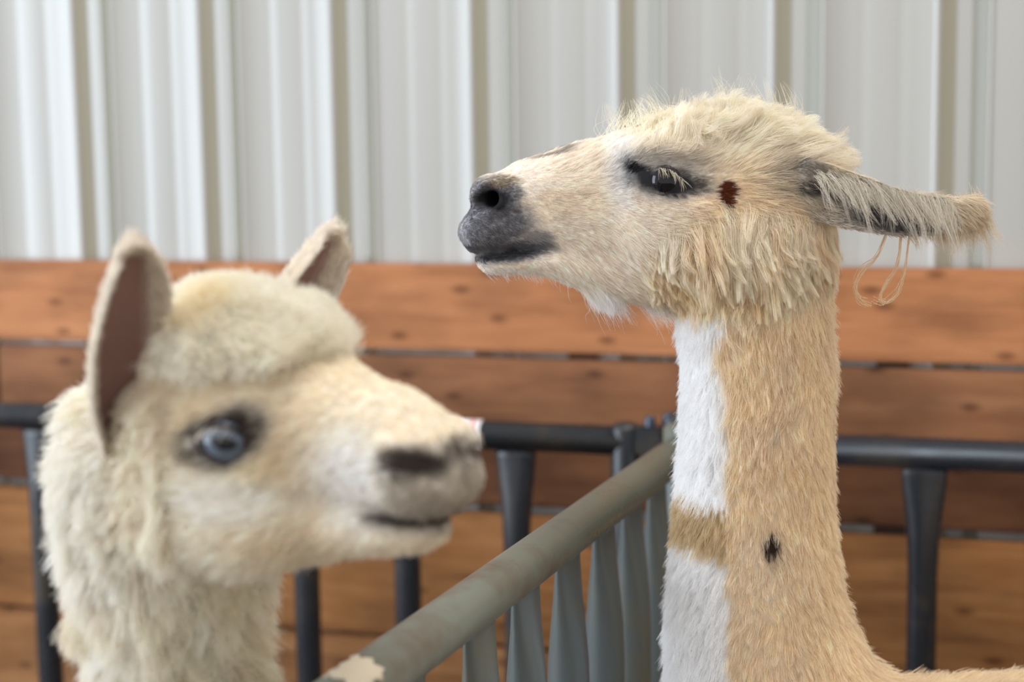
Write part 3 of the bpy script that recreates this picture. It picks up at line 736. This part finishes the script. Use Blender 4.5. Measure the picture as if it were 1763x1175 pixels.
# llama ears: long, laid straight back, hollow side down and out
def llama_ear(s):
    rows = [(1318, 300, 338, .006), (1350, 276, 358, .014), (1400, 276, 378, .019), (1450, 291, 390, .017), (1500, 309, 399, .015), (1550, 327, 404, .012), (1600, 338, 400, .010), (1640, 340, 390, .008), (1675, 340, 384, .006), (1692, 346, 370, .003)]
    ysh = lambda px: -(0.026+0.026*min(1, max(0, (px-1318)/80))+0.020*math.sin(min(1, max(0, (px-1318)/370))*math.pi*.8))
    vs, cs, fs = [], [], []; n = 28; ctrl = []
    px_ = np.array([r[0] for r in rows], float)
    for q in np.linspace(1318, 1692, 46):
        t, b, th = (float(hermite(px_, [r[k] for r in rows], np.array([q]))[0]) for k in (1, 2, 3))
        yy = ysh(q); A, B = on_y(q, t, YL+yy), on_y(q, b, YL+yy); C = (A+B)/2; hh = (A-B)/2
        f = sstep(1360, 1430, np.array(q))*(1-sstep(1600, 1685, np.array(q)))
        for k in range(n):
            a = 2*math.pi*k/n; ca, sa = math.cos(a), math.sin(a)
            # outer skin bulges outward/up, inner face hollowed
            lat_ = th*sa if sa > 0 else th*sa*(1-1.35*f)*1.0
            p = C+hh*ca+np.array([0, -1.0, 0])*lat_*-1
            p[1] += 0
            vs.append(p)
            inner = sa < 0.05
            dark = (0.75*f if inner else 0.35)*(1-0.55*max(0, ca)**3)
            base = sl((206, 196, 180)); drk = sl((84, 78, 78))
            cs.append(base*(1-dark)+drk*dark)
    rn = 46
    for i in range(rn-1):
        for k in range(n): fs.append((i*n+k, i*n+(k+1) % n, (i+1)*n+(k+1) % n, (i+1)*n+k))
    fs.append(tuple(range(n))[::-1]); fs.append(tuple((rn-1)*n+k for k in range(n)))
    vs = np.array(vs); cs = np.array(cs)
    if s > 0: vs[:, 1] = 2*YL-vs[:, 1]; fs = [f[::-1] for f in fs]
    o = mesh_obj('ear', vs, fs, M_SKIN, llama, True, cs)
    quads = np.array([f for f in fs if len(f) == 4]); Nv = vnormals(vs, quads)
    if np.mean((Nv*(vs-vs.mean(0)))[:, 1]) < 0: quads = quads[:, ::-1]; Nv = -Nv
    u, v = uvpx(vs, YL-0.06)
    cnt = 15000 if s < 0 else 4000
    P, N = sample_surface(vs, quads, np.ones(len(vs)), cnt); u, v = uvpx(P, YL-0.062)
    col = np.tile(sl((222, 212, 198)), (cnt, 1))
    mid = 330+(u-1400)*0.30
    col = blend(col, sl((92, 86, 86)), blob(u, v, 1490, 345, 110, 24, .5, 0.33)*0.85)
    col = blend(col, sl((70, 66, 68)), blob(u, v, 1390, 322, 22, 14, .4)*0.9)
    col = blend(col, sl((78, 74, 76)), blob(u, v, 1530, 378, 75, 20, .4, 0.1)*0.95)
    col = blend(col, sl((110, 104, 100)), blob(u, v, 1370, 280, 40, 16, .6, 0.3)*0.8)
    edge = (v < 268+(u-1350)*0.245+6) & (u > 1420)
    col[edge] = sl((240, 228, 204)); col = blend(col, sl((236, 224, 204)), sstep(1600, 1660, u))
    comb = np.stack([1+0*u, 0*u, -0.25-0.6*sstep(1450, 1600, u)], 1)+noise3(P, 30)*.3
    make_fur('ear_fur', P, N, .006+.006*sstep(1560, 1680, u), 0.25, comb, col, o, 0.4, 1200, 0.1, 0.13, 0.0002, 4)
    if s < 0:
        # fringe hanging over the hollow from the upper rim and ear tip
        n1 = 900; uu = 1400+rng.random(n1)**0.9*240; base_v = 300+(uu-1400)*0.215+rng.normal(size=n1)*7
        P = np.array([on_y(a, b, YL-0.074-0.012*math.sin((a-1318)/370*2.6)) for a, b in zip(uu, base_v)])
        make_fur('ear_fringe', P, np.tile([0, -1.0, 0], (n1, 1)), .012+.020*rng.random(n1), 0.22, np.stack([.95-.75*(uu-1400)/240, 0*uu, -.8+0*uu], 1)+rng.normal(size=(n1, 3))*.22,
                 np.tile(sl((232, 226, 214)), (n1, 1)), o, 0.8, 110, 0.5, 0.12, 0.00016, 8, 0.3, label='long pale hairs draped over the ear')
        n2 = 2200; uu = 1545+rng.random(n2)**0.7*142; base_v = 372-20*sstep(1600, 1690, uu)+rng.normal(size=n2)*12
        P = np.array([on_y(a, b, YL-0.062) for a, b in zip(uu, base_v)])
        make_fur('ear_fringe', P, np.tile([0, -.6, 0], (n2, 1)), (.010+.026*rng.random(n2)**1.5)*(.55+.45*sstep(1580, 1650, uu)), 0.15, np.tile([.45, 0, -1], (n2, 1))+rng.normal(size=(n2, 3))*.25,
                 np.tile(sl((236, 224, 204)), (n2, 1)), o, 0.7, 120, 0.3, 0.12, 0.00018, 7, 0.3, label='pale fringe hanging from the ear tip')
        # three long curled strands below the ear
        loops = [[(1530, 392), (1512, 440), (1490, 462), (1476, 484), (1476, 504), (1486, 518), (1500, 524)],
                 [(1552, 392), (1548, 440), (1540, 470), (1526, 490), (1518, 508), (1520, 520), (1524, 516)],
                 [(1566, 390), (1562, 440), (1557, 472), (1550, 496), (1540, 512), (1524, 520), (1508, 516)]]
        rows_ = []
        for lpz in loops:
            ctrl = np.array([on_y(a, b, YL-0.062) for a, b in lpz]); tt = np.linspace(0, 6, 14)
            cc = np.stack([hermite(np.arange(7), ctrl[:, k], tt) for k in range(3)], 1)
            for _ in range(9): rows_.append(cc+np.cumsum(rng.normal(size=(14, 3)), 0)*0.00055)
        pts = np.array(rows_); cu = bpy.data.hair_curves.new('ear_strands'); cu.add_curves([14]*len(pts))
        cu.attributes['position'].data.foreach_set('vector', pts.astype(np.float32).ravel())
        ra = cu.attributes.get('radius') or cu.attributes.new('radius', 'FLOAT', 'POINT'); ra.data.foreach_set('value', np.full(pts.shape[0]*14, 0.00022, np.float32))
        ca = cu.attributes.new('tint', 'FLOAT_COLOR', 'POINT'); ca.data.foreach_set('color', np.tile(np.append(sl((240, 214, 180)), 1), pts.shape[0]*14).astype(np.float32))
        cu.materials.append(M_HAIR); oo = link(bpy.data.objects.new('ear_strands', cu), o); tag(oo, 'long loose curls hanging below the ear', kind='stuff')
llama_ear(-1); llama_ear(1)

# ================================================================= ALPACA
S_A = 1.12
YAW = math.radians(35.0)
AF = np.array([math.cos(YAW), -math.sin(YAW), 0.0]); AR = np.array([-math.sin(YAW), -math.cos(YAW), 0.0]); AU = np.array([0, 0, 1.0])
PA = math.radians(-2.0)
EYE_A_W = on_y(388, 762, 1.045)                       # near (right) eye
EYE_OFF = 0.050*S_A
OA = EYE_A_W-AR*EYE_OFF-AF*0.005                              # middle between the eyes
def al(P):                                           # world -> local (forward, right, up) unscaled
    q = (P-OA)/S_A
    return np.stack([q@AF, q@AR, q@AU], -1)
def amid(px, py):
    r = ray(px, py); t = ((OA-CAM)@AR)/(r@AR); return al((CAM+r*t)[None])[0]
def aw(p): p = np.asarray(p, float); return OA+S_A*(p[..., 0:1]*AF+p[..., 1:2]*AR+p[..., 2:3]*AU)
TA_UP = [(-.092, .030, .000, .020), (-.08, .050, -.03, .042), (-.06, .062, -.045, .058), (-.02, .064, -.048, .058), (.02, .056, -.046, .053), (.045, .045, -.044, .043), (.072, .036, -.042, .036),
         (.098, .031, -.040, .034), (.116, .020, -.038, .033), (.130, .008, -.036, .027), (.141, -.008, -.028, .013)]
TA_JAW = [(.127, -.044, -.050, .008), (.120, -.040, -.056, .016), (.102, -.036, -.062, .024), (.075, -.030, -.066, .030), (.04, -.02, -.072, .036), (0, -.02, -.078, .040), (-.04, -.02, -.078, .042), (-.08, -.02, -.06, .03)]
_nk = [amid(*q) for q in ((282, 800), (286, 900), (298, 1030), (310, 1175), (318, 1400))]
NECK_A = [((-.050, 0, -.012), .048)]+[((q[0], 0, q[2]), r) for q, r in zip(_nk, (.054, .050, .044, .042, .054))]+[((-.24, 0, -.52), .10)]
def alpaca_sdf_l(p):
    x, y, z = p[:, 0], p[:, 1], p[:, 2]; S = np.stack([x, np.abs(y), z], 1)
    d = d_loft(x, z, y, TA_UP, 2.3)
    d = smin(d, d_ell(S, (.122, .012, -.012), (.020, .022, .024)), .012)
    d = smin(d, d_loft(x, z, y, TA_JAW, 2.2), .007)
    d = smin(d, d_ell(S, (-.015, .034, -.040), (.055, .028, .040)), .02)
    d = smin(d, d_ell(S, (.006, .043, .004), (.032, .015, .025)), .012)
    # nostril
    d = smin(d, d_cone(S, (.113, .033, .006), (.136, .019, .001), .006, .005), .006)
    d = smax(d, -d_cone(S, (.112, .035, .000), (.140, .020, -.008), .0040, .0065), .004)
    ml = [(.145, .0, -.042), (.133, .020, -.041), (.116, .033, -.040), (.104, .037, -.038), (.096, .038, -.035)]
    for a, b in zip(ml, ml[1:]): d = smax(d, -d_cone(S, a, b, .0034, .0032), .003)
    # woolly crown
    d = smin(d, d_ell(S, (-.036, .0, .046), (.054, .054, .030)), .02)
    # neck
    for (a, ra), (b, rb) in zip(NECK_A, NECK_A[1:]): d = smin(d, d_cone(p, a, b, ra, rb), .03)
    # trunk
    d = smin(d, d_ell(p, (-.36, 0, -.62), (.24, .17, .19)), .08)
    d = smin(d, d_ell(p, (-.62, 0, -.60), (.30, .18, .19)), .08)
    gz = -float(OA[2])/S_A
    for (lx, hind) in ((-.26, 0), (-.78, 1)):
        if not hind: ch = [((lx, .09, -.68), .07), ((lx, .09, gz+.42), .048), ((lx, .09, gz+.28), .034), ((lx+.005, .09, gz+.08), .024), ((lx+.01, .09, gz+.03), .028)]
        else: ch = [((lx, .09, -.64), .10), ((lx+.05, .10, gz+.44), .060), ((lx-.05, .095, gz+.29), .034), ((lx-.04, .095, gz+.09), .025), ((lx-.025, .095, gz+.03), .029)]
        for (a, ra), (b, rb) in zip(ch, ch[1:]): d = smin(d, d_cone(S, a, b, ra, rb), .03)
    d = smin(d, d_cone(p, (-.88, 0, -.54), (-.94, 0, -.74), .04, .03), .03)
    return np.maximum(d, gz+.003-z)
gz = -float(OA[2])/S_A
axa = (axis_pts((-1.05, -.20, .02), (-.20, .172, .0036)), axis_pts((-.24, -.10, .02), (-.10, .10, .0036), (.10, .24, .02)), axis_pts((gz-.02, -.34, .02), (-.34, .12, .0036)))
VA, FA = surface_nets(alpaca_sdf_l, axa)
VAn = vnormals(VA, FA)
A_CREAM = sl((254, 248, 236)); A_FACE = sl((251, 241, 224)); A_WHITE = sl((254, 252, 250)); A_GOLD = sl((248, 230, 194)); A_GREY = sl((150, 140, 128)); A_DARK = sl((66, 52, 48))
def alpaca_color(p):
    x, y, z = p[:, 0], np.abs(p[:, 1]), p[:, 2]
    c = np.tile(A_FACE, (len(p), 1)); n1 = noise(p, 32)
    c = blend(c, A_CREAM, sstep(-.2, .5, n1)*.6*(1-sstep(.02, .06, x)))
    c = blend(c, A_WHITE, (1-sstep(-.10, -.06, x))*.6)
    c = blend(c, A_GOLD, sstep(.05, .5, noise(p+7, 26))*.35*(1-sstep(.03, .06, x)))
    c = blend(c, A_WHITE, blob(x, z, .086, -.018, .026, .030, .6)*.8)
    c = blend(c, A_WHITE, blob(x, z, .015, -.032, .035, .016, .6)*.6)
    c = blend(c, A_GREY, blob(x, z, .135, -.022, .024, .022, .5)*.6)
    c = blend(c, A_GREY, blob(x, z, .116, -.040, .028, .008, .5)*.6)
    c = blend(c, A_DARK, blob(x, z, .127, -.003, .018, .009, .4)*.95)
    c = blend(c, A_DARK, blob(x, z, .119, -.0405, .026, .0035, .4)*.9)
    c = blend(c, sl((52, 42, 42)), blob(x, z, .010, .003, .027, .015, .3, .2)*(y > .03))
    c = blend(c, sl((66, 54, 50)), blob(x, z, .026, .012, .013, .012, .5)*(y > .03))
    return c
alp = empty('alpaca', tuple(aw(np.array([-.45, 0, gz])))); tag(alp, 'fluffy cream alpaca with upright dark-lined ears and pale blue eyes beside the gate', 'alpaca')
mesh_obj('body', aw(VA), FA[:, ::-1] if False else FA, M_SKIN, alp, True, alpaca_color(VA)*0.92)
def to_w(N): return N[:, 0:1]*AF+N[:, 1:2]*AR+N[:, 2:3]*AU
def fur_alpaca():
    x, y, z = VA[:, 0], VA[:, 1], VA[:, 2]
    near = np.where(y > -.02, 1.0, .45)
    ec = 1-blob(x, z, .010, .003, .026, .015, .15, .2)*(np.abs(y) > .03)
    nos = 1-blob(x, z, .127, -.003, .017, .006, .3)
    face = sstep(-.055, -.03, x)*(z < .05)*(z > -.12)*(1-sstep(-.060, -.075, z)*0)
    P, N = sample_surface(VA, FA, near*face*ec*nos+1e-9, 26000)
    L = .004+.008*(1-sstep(.02, .09, P[:, 0]))+.004*sstep(-.04, -.07, P[:, 2])
    comb = np.stack([-1+0*L, 0*L, -.35+0*L], 1)+noise3(P, 25)*.4
    make_fur('face_fur', aw(P), to_w(N), L*S_A, .35, to_w(comb), alpaca_color(P), alp, .4, 2500, .1, .15, .00032, 4, label='short cream fur of the face')
    w = ((x < -.035) | (z < -.085))*(z > -.36)*(z < .03)
    P, N = sample_surface(VA, FA, near*w+1e-9, 62000)
    L = .020+.008*noise(P, 25)+.006*(1-sstep(-.12, -.05, P[:, 2]))
    comb = np.stack([-.25+0*L, 0*L, -1+0*L], 1)+noise3(P, 22)*.6
    make_fur('neck_wool', aw(P), to_w(N), L*S_A, .52, to_w(comb), blend(alpaca_color(P), A_CREAM, .3+0*L), alp, .62, 2600, .12, .17, .00030, 6, .5, label='crimped cream wool of the neck')
    w = (z > .043-.15*np.minimum(x, 0)*0)*(x < .040)*(x > -.12)*np.where((x < -.040) & (np.abs(y) > .030), 0.0, 1.0)
    P, N = sample_surface(VA, FA, w+1e-9, 34000)
    L = .024+.008*noise(P, 30)+.004*sstep(.0, .03, P[:, 0])
    comb = np.stack([.6+0*L, 0*L, -.05+0*L], 1)+noise3(P, 24)*.7
    c = blend(np.tile(A_CREAM, (len(P), 1)), A_GOLD, sstep(-.1, .6, noise(P, 28))*.5)
    make_fur('topknot', aw(P), to_w(N), L*S_A, .66, to_w(comb), c, alp, .45, 2200, .10, .22, .00026, 6, .5, label='thick cream topknot')
fur_alpaca()
def iris_blue(x, y):
    r = math.hypot(x, y); pu = math.hypot((x)/.44, (y+.02)/.20)
    if pu < 1: return (0.004, 0.004, 0.006)
    if r < .70: return tuple(sl((108, 120, 136))*(0.55+.65*r))
    if r < .78: return tuple(sl((50, 50, 58)))
    return tuple(sl((44, 34, 34)))
for s in (1, -1):
    c = aw(np.array([.009, .0515*s, .003])); g = AF*.58+AR*.8*s+AU*.03
    make_eye(alp, c, g, AF-AU*.10, .0172*S_A, iris_blue, sl((48, 38, 38)), almond(1.0, .98, .46, .70, -.10), sl((222, 214, 200)), nlash=26, lashL=.010, lidwide=.45)
def alpaca_ear(s):
    """upright spear-shaped ear, hollow facing forward and out"""
    base = np.array([-.080, .050*s, -.022]); tip = np.array([-.028, (.084 if s > 0 else .094)*s, .121])
    axis = nrm(tip-base); front = nrm(np.array([.95, (.30 if s > 0 else .02)*s, 0.0])); front = nrm(front-axis*(front@axis)); side = np.cross(axis, front)
    nt, n = 36, 28; vs, cs, fs = [], [], []; Ln = np.linalg.norm(tip-base)
    prof_t = [0, .12, .3, .5, .7, .85, .95, 1.0]; prof_w = [.013, .0200, .0255, .0262, .0225, .0165, .0105, .002]
    for i in range(nt):
        t = i/(nt-1); w = float(hermite(prof_t, prof_w, np.array([t]))[0]); th = .0125*(1-t*.6)
        C = base+axis*Ln*t+front*(-.007*math.sin(t*math.pi)-.002)
        hol = float(sstep(.02, .15, np.array(t))*(1-sstep(.88, .99, np.array(t))))
        for k in range(n):
            a = 2*math.pi*k/n; ca, sa = math.cos(a), math.sin(a)
            off = -th*(1+.6*hol)*abs(sa) if sa < 0 else th*sa*(1-hol)-hol*th*1.15*sa
            rim = hol*.013*abs(ca)**3
            vs.append(C+side*ca*w+front*(off+rim))
            ins = float(sa > .05)*(1-float(sstep(.55, .80, np.array(abs(ca)))))
            cs.append(sl((236, 228, 216))*(1-ins*hol)+sl((158, 124, 114))*ins*hol)
    for i in range(nt-1):
        for k in range(n): fs.append((i*n+k, i*n+(k+1) % n, (i+1)*n+(k+1) % n, (i+1)*n+k))
    fs.append(tuple(range(n))[::-1]); fs.append(tuple((nt-1)*n+k for k in range(n)))
    vl = np.array(vs); q = np.array([f for f in fs if len(f) == 4])
    o = mesh_obj('ear', aw(vl), fs, M_SKIN, alp, True, np.array(cs))
    Cn = base+axis*((vl-base)@axis)[:, None]-front*.0
    Nv = vnormals(vl, q)
    if ((Nv*(vl-Cn)).sum(1)).mean() < 0: q = q[:, ::-1]
    inside = np.linalg.norm(np.array(cs)-sl((158, 124, 114)), axis=1) < .22
    P, N = sample_surface(vl, q, np.where(inside, .0, 1.0), 7000)
    make_fur('ear_fur', aw(P), to_w(N), .007*S_A, .3, to_w(np.tile(axis, (len(P), 1))+noise3(P, 40)*.3), np.tile(sl((242, 234, 222)), (len(P), 1)), o, .3, 600, 0.0, .15, .0003, 4)
alpaca_ear(1); alpaca_ear(-1)
